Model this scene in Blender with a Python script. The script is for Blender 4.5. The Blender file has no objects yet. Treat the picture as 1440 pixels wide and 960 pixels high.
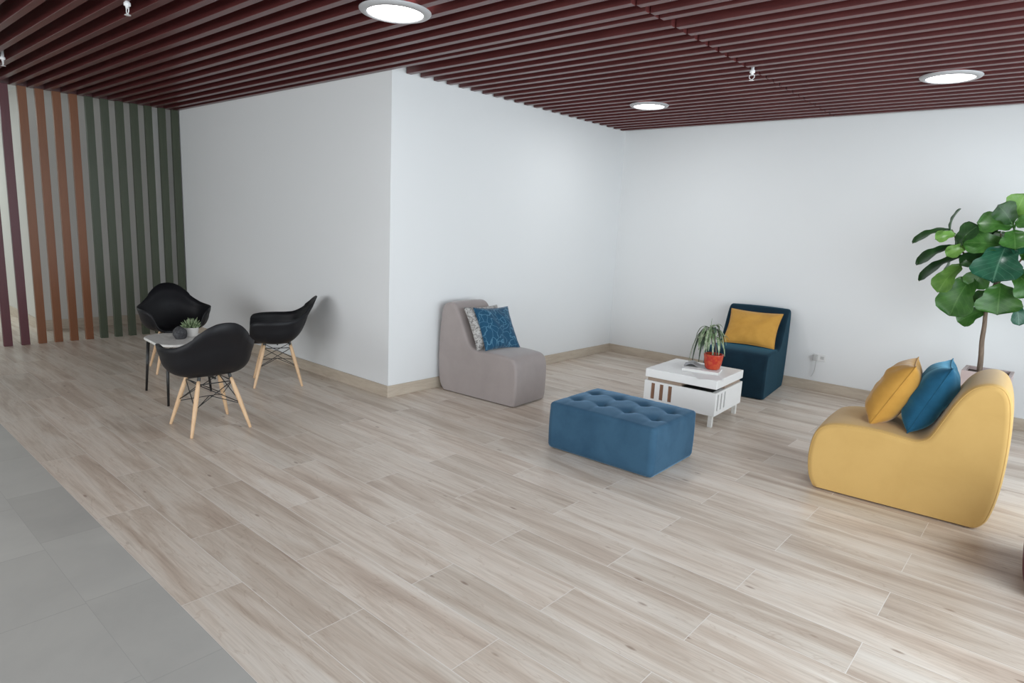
import bpy, bmesh, math, random
from mathutils import Vector, Matrix, noise
from mathutils.geometry import tessellate_polygon
random.seed(7)
D = bpy.data
C = bpy.context.scene.collection
PI = math.pi

# ------------------------------------------------------------------ camera
cam_d = D.cameras.new('camera'); cam = D.objects.new('camera', cam_d); C.objects.link(cam)
yaw, pitch, roll, F = -0.71278, -0.18002, 0.048345, 897.885
cam_loc = Vector((4.528, -3.54205, 1.6))
f_ = Vector((math.sin(yaw)*math.cos(pitch), math.cos(yaw)*math.cos(pitch), math.sin(pitch)))
r_ = f_.cross(Vector((0, 0, 1))).normalized(); u_ = r_.cross(f_)
r2 = r_*math.cos(roll) + u_*math.sin(roll); u2 = -r_*math.sin(roll) + u_*math.cos(roll)
cam.matrix_world = Matrix(((r2.x, u2.x, -f_.x, cam_loc.x), (r2.y, u2.y, -f_.y, cam_loc.y),
                           (r2.z, u2.z, -f_.z, cam_loc.z), (0, 0, 0, 1)))
cam_d.sensor_width = 36; cam_d.lens = F/1440*36; cam_d.clip_start = .02
bpy.context.scene.camera = cam

# ------------------------------------------------------------------ world, lights, exposure
sc = bpy.context.scene
sc.view_settings.view_transform = 'Standard'; sc.view_settings.look = 'None'
sc.view_settings.gamma = 1; sc.view_settings.use_curve_mapping = False
sc.view_settings.exposure = 0.06
w = D.worlds.new('sky'); sc.world = w; w.use_nodes = True
w.node_tree.nodes['Background'].inputs[0].default_value = (.80, .90, 1, 1)
w.node_tree.nodes['Background'].inputs[1].default_value = 1.3

def area(name, loc, rot, sx, sy, power, col):
    l = D.lights.new(name, 'AREA'); l.shape = 'RECTANGLE'; l.size = sx; l.size_y = sy
    l.energy = power; l.color = col
    o = D.objects.new(name, l); C.objects.link(o); o.location = loc; o.rotation_euler = rot
    return o
# daylight coming through the glazed front on the right, and through the lobby opening behind the camera
area('daylight_facade', (6.35, -1.2, 1.45), (0, math.radians(90), 0), 2.7, 6.8, 290, (.86, .95, 1))
area('daylight_lobby', (1.2, -8.6, 1.6), (math.radians(90), 0, 0), 8.5, 2.6, 290, (.93, .975, 1))
area('lobby_overhead_fill', (2.0, -6.2, 2.80), (0, 0, 0), 6, 4, 40, (.97, .985, 1))  # added overhead fill that brightens the floor, no real fitting
area('corridor_fill', (-7.6, -3.4, 2.92), (0, 0, 0), 2.2, 2.2, 62, (.90, 1, .96))  # added fill standing in for the corridor's daylight, no real fitting

# ------------------------------------------------------------------ materials
def mat(name, col=(.8, .8, .8), rough=.5, spec=.5, metal=0, sheen=0, emit=None, es=1, sheen_col=None, sheen_rough=.4, coat=0):
    m = D.materials.new(name); m.use_nodes = True
    b = m.node_tree.nodes['Principled BSDF']
    b.inputs['Base Color'].default_value = (*col, 1); b.inputs['Roughness'].default_value = rough
    b.inputs['Specular IOR Level'].default_value = spec; b.inputs['Metallic'].default_value = metal
    b.inputs['Sheen Weight'].default_value = sheen; b.inputs['Sheen Roughness'].default_value = sheen_rough
    b.inputs['Coat Weight'].default_value = coat
    if sheen_col: b.inputs['Sheen Tint'].default_value = (*sheen_col, 1)
    if emit:
        b.inputs['Emission Color'].default_value = (*emit, 1); b.inputs['Emission Strength'].default_value = es
    return m
def N(m, t, **k):
    n = m.node_tree.nodes.new(t)
    for a, v in k.items(): setattr(n, a, v)
    return n
def L(m, a, b): m.node_tree.links.new(a, b)
def B(m): return m.node_tree.nodes['Principled BSDF']
def ramp(m, fac, stops):
    r = N(m, 'ShaderNodeValToRGB'); e = r.color_ramp.elements
    while len(e) < len(stops): e.new(.5)
    for i, (p, c) in enumerate(stops):
        e[i].position = p; e[i].color = (*c, 1) if len(c) == 3 else c
    L(m, fac, r.inputs[0]); return r.outputs[0]
def mixc(m, fac, a, b, mode='MIX'):
    x = N(m, 'ShaderNodeMix', data_type='RGBA', blend_type=mode)
    for i, v in ((0, fac), (6, a), (7, b)):
        if hasattr(v, 'links'): L(m, v, x.inputs[i])
        elif i == 0: x.inputs[0].default_value = v
        else: x.inputs[i].default_value = (*v, 1)
    return x.outputs[2]
def coords(m, scale=(1, 1, 1), kind='Object', loc=(0, 0, 0)):
    t = N(m, 'ShaderNodeTexCoord'); p = N(m, 'ShaderNodeMapping')
    p.inputs['Scale'].default_value = scale; p.inputs['Location'].default_value = loc
    L(m, t.outputs[kind], p.inputs[0]); return p.outputs[0]
def noise_t(m, vec, scale=5, detail=4, rough=.5, dist=0):
    n = N(m, 'ShaderNodeTexNoise'); n.inputs['Scale'].default_value = scale; n.inputs['Detail'].default_value = detail
    n.inputs['Roughness'].default_value = rough; n.inputs['Distortion'].default_value = dist
    L(m, vec, n.inputs['Vector']); return n.outputs[0]
def bump(m, h, strength=.2, dist=.01):
    b = N(m, 'ShaderNodeBump'); b.inputs['Strength'].default_value = strength; b.inputs['Distance'].default_value = dist
    L(m, h, b.inputs['Height']); L(m, b.outputs[0], B(m).inputs['Normal'])

def wood_tiles():
    m = mat('wood_look_tiles', rough=.38, spec=.5)
    v = coords(m, loc=(-1.99 + 1.062*8, 2.6 + .258*41, 0))
    br = N(m, 'ShaderNodeTexBrick'); br.offset = .5; br.offset_frequency = 2; br.squash = 1
    br.inputs['Color1'].default_value = (0, 0, 0, 1); br.inputs['Color2'].default_value = (1, 1, 1, 1)
    br.inputs['Mortar'].default_value = (.5, .5, .5, 1)
    br.inputs['Scale'].default_value = 1; br.inputs['Mortar Size'].default_value = .0016
    br.inputs['Mortar Smooth'].default_value = .1
    br.inputs['Brick Width'].default_value = 1.062; br.inputs['Row Height'].default_value = .258
    L(m, v, br.inputs['Vector'])
    rnd = N(m, 'ShaderNodeSeparateColor'); L(m, br.outputs['Color'], rnd.inputs[0])
    # shift the grain per plank
    mul = N(m, 'ShaderNodeMath', operation='MULTIPLY'); mul.inputs[1].default_value = 37.3; L(m, rnd.outputs[0], mul.inputs[0])
    cmb = N(m, 'ShaderNodeCombineXYZ'); L(m, mul.outputs[0], cmb.inputs[0]); L(m, mul.outputs[0], cmb.inputs[2])
    add = N(m, 'ShaderNodeVectorMath', operation='ADD'); L(m, v, add.inputs[0]); L(m, cmb.outputs[0], add.inputs[1])
    def st(sx, sy, sc_, det, ro, di):
        mp = N(m, 'ShaderNodeMapping'); mp.inputs['Scale'].default_value = (sx, sy, 1); L(m, add.outputs[0], mp.inputs[0])
        return noise_t(m, mp.outputs[0], sc_, det, ro, di)
    a = st(.62, 5.6, 1.25, 6, .60, .8)
    c = ramp(m, a, [(.28, (.475, .375, .305)), (.42, (.60, .505, .42)), (.54, (.715, .635, .550)), (.70, (.78, .72, .645))])
    fine = st(1.6, 42, 2.2, 5, .6, .4)
    fr = ramp(m, fine, [(.35, (.82, .80, .78)), (.6, (1.03, 1.03, 1.03))])
    c = mixc(m, .65, c, fr, 'MULTIPLY')
    wavy = st(1.1, 8, 1.0, 3, .5, 2.2)      # thin darker veins
    vein = ramp(m, wavy, [(.485, (1, 1, 1)), (.5, (.80, .74, .70)), (.515, (1, 1, 1))])
    c = mixc(m, .55, c, vein, 'MULTIPLY')
    # knots
    mp = N(m, 'ShaderNodeMapping'); mp.inputs['Scale'].default_value = (2.2, 6.4, 1); L(m, add.outputs[0], mp.inputs[0])
    vo = N(m, 'ShaderNodeTexVoronoi'); vo.inputs['Scale'].default_value = 1.2; L(m, mp.outputs[0], vo.inputs['Vector'])
    kn = ramp(m, vo.outputs['Distance'], [(.0, (.34, .28, .25)), (.045, (.60, .53, .49)), (.08, (1, 1, 1))])
    c = mixc(m, .85, c, kn, 'MULTIPLY')
    tone = ramp(m, rnd.outputs[0], [(0, (.90, .89, .88)), (1, (1.06, 1.05, 1.05))])
    c = mixc(m, 1, c, tone, 'MULTIPLY')
    c = mixc(m, br.outputs['Fac'], c, (.80, .75, .70))
    L(m, c, B(m).inputs['Base Color'])
    rr = ramp(m, a, [(.3, (.42, .42, .42)), (.7, (.32, .32, .32))]); L(m, rr, B(m).inputs['Roughness'])
    inv = N(m, 'ShaderNodeMath', operation='SUBTRACT'); inv.inputs[0].default_value = 1; L(m, br.outputs['Fac'], inv.inputs[1])
    bump(m, inv.outputs[0], .35, .002)
    return m
def grey_tiles(bw, rh, lx, ly):
    m = mat('grey_stone_tiles', rough=.42, spec=.45)
    v = coords(m, loc=(lx, ly, 0))
    br = N(m, 'ShaderNodeTexBrick'); br.offset = 0; br.squash = 1
    br.inputs['Color1'].default_value = (0, 0, 0, 1); br.inputs['Color2'].default_value = (1, 1, 1, 1)
    br.inputs['Scale'].default_value = 1; br.inputs['Mortar Size'].default_value = .0022
    br.inputs['Brick Width'].default_value = bw; br.inputs['Row Height'].default_value = rh
    L(m, v, br.inputs['Vector'])
    tone = ramp(m, br.outputs['Color'], [(0, (.43, .42, .395)), (1, (.50, .49, .46))])
    n = noise_t(m, v, 2.2, 6, .6, .6)
    nr = ramp(m, n, [(.3, (.92, .92, .92)), (.7, (1.06, 1.06, 1.05))])
    c = mixc(m, 1, tone, nr, 'MULTIPLY')
    c = mixc(m, br.outputs['Fac'], c, (.38, .37, .35))
    L(m, c, B(m).inputs['Base Color'])
    return m
def plaster(name, col):
    m = mat(name, col, rough=.55, spec=.3)
    v = coords(m); n = noise_t(m, v, 90, 3, .5); bump(m, n, .04, .003)
    n2 = noise_t(m, v, .8, 3, .5)
    r = ramp(m, n2, [(.3, tuple(x*.985 for x in col)), (.7, col)]); L(m, r, B(m).inputs['Base Color'])
    return m
def fabric(name, col, col2=None, rough=.85, sheen=.4, sheen_col=None, weave=700, mott=6):
    m = mat(name, col, rough=rough, spec=.2, sheen=sheen, sheen_col=sheen_col)
    v = coords(m); n = noise_t(m, v, mott, 5, .6, .3)
    c2 = col2 or tuple(x*.86 for x in col)
    r = ramp(m, n, [(.32, c2), (.62, col)]); L(m, r, B(m).inputs['Base Color'])
    n3 = noise_t(m, v, weave, 2, .5); bump(m, n3, .12, .0015)
    return m
def wood(name, c1, c2, sc_=(2, 25, 25), rough=.45):
    m = mat(name, c1, rough=rough, spec=.35)
    v = coords(m, sc_); n = noise_t(m, v, 1.4, 5, .6, .8)
    L(m, ramp(m, n, [(.3, c1), (.7, c2)]), B(m).inputs['Base Color']); return m
def speck(name, c1, c2, scale=60, rough=.3):
    m = mat(name, c1, rough=rough)
    n = noise_t(m, coords(m), scale, 3, .6)
    L(m, ramp(m, n, [(.42, c1), (.6, c2)]), B(m).inputs['Base Color']); return m
def leafmat(name, c1, c2, vein, rough=.35):
    m = mat(name, c1, rough=rough, spec=.4)
    n = noise_t(m, coords(m), 14, 3, .5)
    c = ramp(m, n, [(.35, c1), (.65, c2)])
    # veins from UV: u along the leaf, v across
    t = N(m, 'ShaderNodeUVMap'); sp = N(m, 'ShaderNodeSeparateXYZ'); L(m, t.outputs[0], sp.inputs[0])
    ab = N(m, 'ShaderNodeMath', operation='ABSOLUTE'); L(m, sp.outputs[1], ab.inputs[0])
    mu = N(m, 'ShaderNodeMath', operation='MULTIPLY'); mu.inputs[1].default_value = -.35; L(m, ab.outputs[0], mu.inputs[0])
    ad = N(m, 'ShaderNodeMath', operation='ADD'); L(m, sp.outputs[0], ad.inputs[0]); L(m, mu.outputs[0], ad.inputs[1])
    m8 = N(m, 'ShaderNodeMath', operation='MULTIPLY'); m8.inputs[1].default_value = 7; L(m, ad.outputs[0], m8.inputs[0])
    fr = N(m, 'ShaderNodeMath', operation='FRACT'); L(m, m8.outputs[0], fr.inputs[0])
    v1 = ramp(m, fr.outputs[0], [(.0, (1, 1, 1)), (.09, (0, 0, 0))])
    v2 = ramp(m, ab.outputs[0], [(.02, (1, 1, 1)), (.05, (0, 0, 0))])
    vv = mixc(m, 1, v1, v2, 'LIGHTEN')
    s = N(m, 'ShaderNodeMath', operation='MULTIPLY'); s.inputs[1].default_value = .45
    L(m, vv, s.inputs[0])
    c = mixc(m, s.outputs[0], c, vein)
    L(m, c, B(m).inputs['Base Color'])
    B(m).inputs['Subsurface Weight'].default_value = 0
    return m

M = {}
M['floor'] = wood_tiles()
M['tile_a'] = grey_tiles(.67, .6, -.355 + 6.7, 2.6+.6)
M['tile_b'] = grey_tiles(.6, .6, -.51 + 6.0, 2.858+6.0)
M['wall'] = plaster('white_plaster', (.745, .755, .758))
M['wall_dark'] = plaster('warm_grey_plaster', (.58, .565, .53))
M['ceil'] = mat('dark_red_ceiling_board', (.055, .010, .010), .6, .3)
def slat_mat():
    m = mat('dark_red_painted_slat', (.09, .018, .018), .34, .75)
    n = noise_t(m, coords(m, (1, 12, 12)), 4, 3, .5)
    L(m, ramp(m, n, [(.3, (.078, .017, .017)), (.7, (.108, .025, .024))]), B(m).inputs['Base Color']); return m
M['slat'] = slat_mat()
M['base'] = wood('beige_skirting_tile', (.44, .365, .29), (.56, .49, .40), (3, 3, 20), .4)
M['trimwhite'] = mat('white_metal', (.8, .8, .8), .3)
M['trimgrey'] = mat('satin_grey_metal', (.42, .42, .43), .4)
M['lens'] = mat('glowing_diffuser', (.9, .9, .9), .3, emit=(1, 1, 1), es=9)
M['burgundy'] = wood('burgundy_paint', (.085, .024, .030), (.11, .031, .038), (15, 15, 1.5), .4)
M['orange'] = wood('orange_paint', (.165, .060, .025), (.20, .075, .030), (15, 15, 1.5), .4)
M['green'] = wood('olive_green_paint', (.048, .058, .037), (.062, .074, .047), (15, 15, 1.5), .4)
M['black_plastic'] = mat('matt_black_plastic', (.008, .008, .010), .48, .28)
M['black_metal'] = mat('black_metal', (.012, .012, .012), .4, .5)
M['beech'] = wood('pale_beech', (.62, .40, .23), (.72, .50, .31), (20, 20, 3), .45)
M['grey_velvet'] = fabric('grey_suede', (.335, .292, .280), (.30, .262, .252), sheen=.35, mott=4)
M['yellow_fabric'] = fabric('mustard_fabric', (.60, .385, .135), (.56, .355, .12), sheen=.25, mott=4)
M['teal_velvet'] = fabric('dark_teal_velvet', (.006, .024, .040), (.004, .016, .028), sheen=.35, sheen_col=(.10, .36, .52), mott=6)
M['maroon_fabric'] = fabric('maroon_fabric', (.10, .025, .025), sheen=.2)
def velvet_blue():
    m = fabric('blue_velvet', (.040, .100, .165), (.024, .068, .120), sheen=.45, sheen_col=(.40, .66, .95), mott=4)
    B(m).inputs['Sheen Roughness'].default_value = .35
    return m
M['blue_velvet'] = velvet_blue()
M['dark'] = mat('black_base', (.012, .012, .012), .7, .2)
M['mustard_cushion'] = fabric('mustard_cushion_cloth', (.56, .30, .062), (.50, .26, .05), sheen=.3, mott=9)
M['blue_cushion'] = fabric('petrol_velvet', (.016, .105, .195), (.010, .075, .145), sheen=.7, sheen_col=(.3, .7, .95), mott=10)
def leafy_cushion():
    m = fabric('blue_line_print', (.012, .085, .17), sheen=.3)
    v = coords(m, (1, 1, 1)); vo = N(m, 'ShaderNodeTexVoronoi', feature='DISTANCE_TO_EDGE')
    vo.inputs['Scale'].default_value = 17
    mp = N(m, 'ShaderNodeMapping'); mp.inputs['Scale'].default_value = (1, 1, 0.02); L(m, v, mp.inputs[0])
    nz = N(m, 'ShaderNodeTexNoise'); nz.inputs['Scale'].default_value = 6; L(m, mp.outputs[0], nz.inputs['Vector'])
    mx = N(m, 'ShaderNodeMix', data_type='VECTOR'); mx.inputs[0].default_value = .25
    L(m, mp.outputs[0], mx.inputs[4]); L(m, nz.outputs['Color'], mx.inputs[5]); L(m, mx.outputs[1], vo.inputs['Vector'])
    c = ramp(m, vo.outputs['Distance'], [(.0, (.10, .22, .31)), (.03, (.05, .15, .24)), (.06, (.014, .070, .135))])
    L(m, c, B(m).inputs['Base Color']); return m
M['blue_print'] = leafy_cushion()
def grey_print():
    m = fabric('grey_white_print', (.5, .5, .48), sheen=.2)
    n = noise_t(m, coords(m, (1, 1, .05)), 28, 3, .7, 1.5)
    L(m, ramp(m, n, [(.40, (.17, .16, .155)), (.5, (.38, .365, .35)), (.62, (.50, .485, .465))]), B(m).inputs['Base Color']); return m
M['grey_print'] = grey_print()
M['white_lacquer'] = mat('white_lacquer', (.82, .82, .81), .28, .5)
M['walnut'] = wood('walnut_strip', (.20, .10, .06), (.28, .15, .09), (20, 20, 4), .5)
M['box_wood'] = wood('grey_brown_wood', (.30, .22, .17), (.38, .29, .22), (5, 5, 20), .5)
M['gap_shade'] = mat('black_gap_shade', (.01, .01, .01), .6)  # black that stands for the shade in the open gap
M['slot'] = mat('dark_slot_shade', (.05, .045, .042), .6)  # near-black, shade inside the slots put into the colour
M['red_glaze'] = speck('red_orange_glaze', (.43, .030, .018), (.50, .075, .025), 25, .25)
M['soil'] = speck('soil', (.03, .018, .012), (.07, .045, .03), 120, .95)
M['paper'] = mat('white_paper', (.78, .78, .78), .5)
M['paper_grey'] = speck('grey_magazine_cover', (.24, .24, .26), (.40, .40, .43), 9, .35)
M['paper_pages'] = mat('page_edges', (.70, .69, .66), .8)
M['taupe_pot'] = speck('taupe_pink_planter', (.50, .40, .385), (.54, .44, .42), 8, .5)
M['bark'] = wood('grey_brown_bark', (.12, .085, .06), (.24, .18, .135), (30, 30, 6), .8)
M['leaf_dark'] = leafmat('dark_fig_leaf', (.014, .045, .013), (.024, .072, .018), (.07, .15, .05))
M['leaf_mid'] = leafmat('green_fig_leaf', (.030, .098, .018), (.050, .145, .026), (.12, .24, .07))
M['leaf_light'] = leafmat('light_fig_leaf', (.10, .225, .040), (.15, .30, .06), (.25, .40, .13))
M['leaf_blue'] = leafmat('bluish_fig_leaf', (.012, .066, .036), (.020, .092, .050), (.12, .26, .17), .3)
M['spider'] = speck('variegated_strap_leaf', (.10, .17, .07), (.34, .40, .26), 30, .45)
M['spider_dark'] = mat('dark_strap_leaf', (.035, .065, .035), .5)
M['succ'] = speck('succulent_leaf', (.13, .19, .09), (.27, .33, .19), 40, .5)
M['stone'] = speck('dark_grey_stone', (.035, .035, .038), (.075, .075, .08), 45, .75)
M['white_ceramic'] = mat('white_ceramic', (.68, .65, .62), .4)
M['white_table'] = speck('off_white_tabletop', (.68, .67, .64), (.76, .75, .72), 30, .4)
M['outlet'] = mat('off_white_plastic', (.70, .70, .69), .4)
M['adapter'] = mat('grey_plastic', (.48, .48, .47), .4)
M['alu'] = mat('grey_aluminium', (.35, .35, .36), .35, metal=.8)
def glassmat():
    m = D.materials.new('clear_glass'); m.use_nodes = True; nt = m.node_tree; nt.nodes.remove(B(m))
    t = N(m, 'ShaderNodeBsdfTransparent'); g = N(m, 'ShaderNodeBsdfGlossy'); g.inputs['Roughness'].default_value = .02
    x = N(m, 'ShaderNodeMixShader'); x.inputs[0].default_value = .08
    L(m, t.outputs[0], x.inputs[1]); L(m, g.outputs[0], x.inputs[2]); L(m, x.outputs[0], nt.nodes['Material Output'].inputs[0]); return m
M['glass'] = glassmat()

# ------------------------------------------------------------------ helpers
def obj(name, bm, m, parent=None, smooth=False, loc=None):
    me = D.meshes.new(name); bmesh.ops.recalc_face_normals(bm, faces=bm.faces); bm.to_mesh(me); bm.free()
    for x in (m if isinstance(m, (list, tuple)) else [m]): me.materials.append(x)
    if smooth:
        for p in me.polygons: p.use_smooth = True
    o = D.objects.new(name, me); C.objects.link(o)
    if parent: o.parent = parent
    if loc: o.location = loc
    return o
def sharp(o, deg=35):
    me = o.data; a = me.attributes.get('sharp_edge') or me.attributes.new('sharp_edge', 'BOOLEAN', 'EDGE')
    bm = bmesh.new(); bm.from_mesh(me)
    bm.edges.ensure_lookup_table()
    fl = [(len(e.link_faces) == 2 and e.calc_face_angle(0) > math.radians(deg)) for e in bm.edges]
    bm.free(); a.data.foreach_set('value', fl); return o
def tag(o, label=None, cat=None, group=None, kind=None):
    if label: o['label'] = label
    if cat: o['category'] = cat
    if group: o['group'] = group
    if kind: o['kind'] = kind
    return o
def struct(name, bm, m, **k): return tag(obj(name, bm, m, **k), kind='structure')
def thing(name, label, cat, loc=(0, 0, 0), rz=0, group=None):
    o = D.objects.new(name, None); C.objects.link(o); o.empty_display_size = .1
    o.location = loc; o.rotation_euler = (0, 0, rz); return tag(o, label, cat, group)
def box(bm, x0, x1, y0, y1, z0, z1, bev=0, seg=2, mi=0):
    t = bmesh.new()
    r = bmesh.ops.create_cube(t, size=1)
    for v in t.verts: v.co = Vector(((x0+x1)/2+v.co.x*(x1-x0), (y0+y1)/2+v.co.y*(y1-y0), (z0+z1)/2+v.co.z*(z1-z0)))
    if bev: bmesh.ops.bevel(t, geom=t.edges[:], offset=bev, segments=seg, profile=.5, affect='EDGES')
    for f in t.faces: f.material_index = mi
    me = D.meshes.new('tmp'); t.to_mesh(me); t.free(); bm.from_mesh(me); D.meshes.remove(me); return bm
def bx(*a, **k): return box(bmesh.new(), *a, **k)
def tube(bm, pts, rad, n=12, cap=True):
    pts = [Vector(p) for p in pts]; rads = rad if isinstance(rad, (list, tuple)) else [rad]*len(pts)
    rings = []; prev = None
    for i, p in enumerate(pts):
        d = (pts[min(i+1, len(pts)-1)] - pts[max(i-1, 0)]).normalized()
        a = prev if prev else (Vector((0, 0, 1)) if abs(d.z) < .9 else Vector((1, 0, 0)))
        s = d.cross(a).normalized(); t = s.cross(d).normalized(); prev = t
        rings.append([bm.verts.new(p + (s*math.cos(2*PI*k/n) + t*math.sin(2*PI*k/n))*rads[i]) for k in range(n)])
    for a, b in zip(rings, rings[1:]):
        for k in range(n): bm.faces.new((a[k], a[(k+1) % n], b[(k+1) % n], b[k]))
    if cap: bm.faces.new(rings[0]); bm.faces.new(rings[-1])
    return bm
def lathe(bm, prof, n=40, center=(0, 0)):
    rings = []
    for r, z in prof:
        if r < 1e-6: rings.append([bm.verts.new((center[0], center[1], z))])
        else: rings.append([bm.verts.new((center[0]+r*math.cos(2*PI*k/n), center[1]+r*math.sin(2*PI*k/n), z)) for k in range(n)])
    for a, b in zip(rings, rings[1:]):
        for k in range(n):
            q = [a[k % len(a)], a[(k+1) % len(a)], b[(k+1) % len(b)], b[k % len(b)]]
            q2 = []
            for v in q:
                if v not in q2: q2.append(v)
            if len(q2) > 2: bm.faces.new(q2)
    return bm
def catmull(P, n=8):
    out = []
    for i in range(len(P)-1):
        p0 = P[max(i-1, 0)]; p1 = P[i]; p2 = P[i+1]; p3 = P[min(i+2, len(P)-1)]
        for k in range(n):
            t = k/n
            out.append(tuple(.5*((2*b)+(-a+c)*t+(2*a-5*b+4*c-d)*t*t+(-a+3*b-3*c+d)*t**3) for a, b, c, d in zip(p0, p1, p2, p3)))
    out.append(tuple(P[-1])); return out
def copy_tree(o, parent=None):
    c = o.copy(); C.objects.link(c)
    if parent: c.parent = parent
    for ch in list(o.children): copy_tree(ch, c)
    return c
def rpoly(pts, r, n=8):          # polygon with rounded corners
    out = []; P = [Vector(p) for p in pts]
    for i, p in enumerate(P):
        a = (P[i-1]-p).normalized(); b = (P[(i+1) % len(P)]-p).normalized()
        ang = a.angle(b); t = r/math.tan(ang/2); c = p + (a+b).normalized()*(r/math.sin(ang/2))
        s = p+a*t; e = p+b*t
        v0 = s-c; v1 = e-c; tot = v0.angle(v1); sg = 1 if v0.x*v1.y-v0.y*v1.x > 0 else -1
        for k in range(n+1):
            q = v0.copy(); q.rotate(Matrix.Rotation(sg*tot*k/n, 2)); out.append(c+q)
    return out
def slab(bm, outline, z0, z1, edge=.006):
    lv = [(z0, -edge), (z0+edge, 0), (z1-edge, 0), (z1, -edge)]
    cx = sum((p for p in outline), Vector((0, 0)))/len(outline); rings = []
    for z, off in lv:
        rings.append([bm.verts.new((p.x+(p-cx).normalized().x*off, p.y+(p-cx).normalized().y*off, z)) for p in outline])
    for a, b in zip(rings, rings[1:]):
        for k in range(len(a)): bm.faces.new((a[k], a[(k+1) % len(a)], b[(k+1) % len(a)], b[k]))
    bm.faces.new(rings[0]); bm.faces.new(rings[-1]); return bm

# ------------------------------------------------------------------ the setting
CZ = 2.823; LY = 3.692
YB = -9.0; XF = 6.0; XL = -9.7
struct('floor', bx(XL, XF+.6, -2.6, LY, -.12, 0), M['floor'])
struct('floor_grey_border', bx(XL, XF+.6, -2.858, -2.6, -.12, 0), M['tile_a'])
struct('floor_grey_lobby', bx(XL, XF+.6, YB, -2.858, -.12, 0), M['tile_b'])
# white walls: the projecting block (wall_left), its side (wall_centre), the long rear wall (wall_rear)
bm = bmesh.new()
box(bm, -5.199, 0, 0, LY+.15, 0, 3.05)
struct('wall_left', bm, M['wall'])
struct('wall_rear', bx(0, XF+.6, LY, LY+.15, 0, 3.05), M['wall'])
struct('wall_screen', bx(-7.2, -5.2, -1.42, LY+.15, 0, 3.05), M['wall_dark'])
struct('wall_corridor', bx(XL-.15, XL, YB, LY+.15, 0, 3.05), M['wall'])
struct('wall_back', bx(XL, XF+.6, YB-.15, YB, 0, 3.05), M['wall'])
# skirting
BH = .107
struct('baseboard_left', bx(-5.188, .012, -.012, 0, 0, BH, bev=.003), M['base'])
struct('baseboard_centre', bx(0, .012, 0, LY-.012, 0, BH, bev=.003), M['base'])
struct('baseboard_rear', bx(.0, XF-.05, LY-.012, LY, 0, BH, bev=.003), M['base'])
struct('baseboard_screen', bx(-5.2, -5.188, -1.432, -.012, 0, BH+.02, bev=.003), M['base'])
struct('baseboard_passage', bx(-7.2, -5.2, -1.432, -1.42, 0, BH+.02, bev=.003), M['base'])
struct('baseboard_corridor', bx(XL, XL+.012, YB, LY, 0, .14, bev=.003), M['base'])
# ceiling board with the hanging slats as its parts
ceil = struct('ceiling', bx(-4.36, XF, YB, LY, CZ+.125, CZ+.2), M['ceil'])
struct('ceiling_corridor', bx(XL, -4.36, YB, LY, 2.95, 3.05), M['wall'])
obj('slat_end_board', bx(-4.36, -4.335, YB, 0, CZ+.001, CZ+.126), M['slat'], ceil)
SP = .155; SW = .050
def slat_mesh(x0, x1, tilt=0):
    bm = bx(x0, x1, 0, SW, 0, .126, bev=.0015, seg=1)
    return bm
first = {}
for k in range(-27, 23):
    y = .142 + SP*k
    if k == -1: y = -.059
    key = 'l' if k < 0 else 's'
    if key not in first:
        first[key] = obj('ceiling_slat', slat_mesh(-4.33 if k < 0 else .014, 2.486), M['slat'], ceil); o = first[key]
    else:
        o = first[key].copy(); C.objects.link(o)
    o.location = (0, y, CZ)
    if 'r' not in first:
        first['r'] = obj('ceiling_slat', slat_mesh(2.492, XF), M['slat'], ceil); o = first['r']
    else:
        o = first['r'].copy(); C.objects.link(o)
    sh = .045*max(0, min(1, (1.8-y)/.6))
    if y + sh + SW > LY: sh = 0
    o.location = (0, y+sh, CZ)

# glazed shop front on the right (outside the picture, lets the daylight in)
win = struct('window_1', bx(XF, XF+.06, YB, LY, .0, .10), M['alu'])
bm = bmesh.new()
for y in [LY-.06, 1.9, .1, -1.7, -3.5, -5.3, -7.1, YB]: box(bm, XF, XF+.06, y, y+.06, .1, CZ+.12)
box(bm, XF, XF+.06, YB, LY, CZ+.04, CZ+.2)
obj('window_frame', bm, M['alu'], win)
obj('window_pane', bx(XF+.025, XF+.033, YB+.06, LY-.06, .1, CZ+.04), M['glass'], win)

# ------------------------------------------------------------------ painted slat screen
def screen_slat(kind, cy, label):
    o = obj({'burgundy': 'burgundy_screen_slat', 'orange': 'orange_screen_slat', 'green': 'green_screen_slat'}[kind],
            bx(-.025, .025, -.040, .040, 0, CZ-.001, bev=.003), M[kind], loc=(-4.305, cy, 0))
    tag(o, label, 'slat', kind + ' upright slats of the screen')
ordn = ['', 'second', 'third', 'fourth', 'fifth', 'sixth']
screen_slat('burgundy', -1.945, 'burgundy floor-to-ceiling slat at the outer left end of the screen')
screen_slat('burgundy', -1.785, 'burgundy floor-to-ceiling slat standing next to the first orange one')
screen_slat('orange', -1.625, 'orange upright slat standing beside the burgundy slats')
screen_slat('orange', -1.468, 'orange upright slat, second of four from the burgundy side')
screen_slat('orange', -1.310, 'orange upright slat, third of four from the burgundy side')
screen_slat('orange', -1.152, 'orange upright slat standing next to the first dark green one')
for i in range(7):
    lab = ('dark green upright slat standing next to the last orange one', 
           'dark green upright slat, second of seven from the orange side',
           'dark green upright slat, third of seven from the orange side',
           'dark green upright slat, middle one of the seven green slats',
           'dark green upright slat, third of seven from the white wall side',
           'dark green upright slat, second of seven from the white wall side',
           'dark green upright slat standing right against the white wall end')[i]
    screen_slat('green', -.995 + i*.1575 - (.004 if i == 6 else 0), lab)

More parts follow.
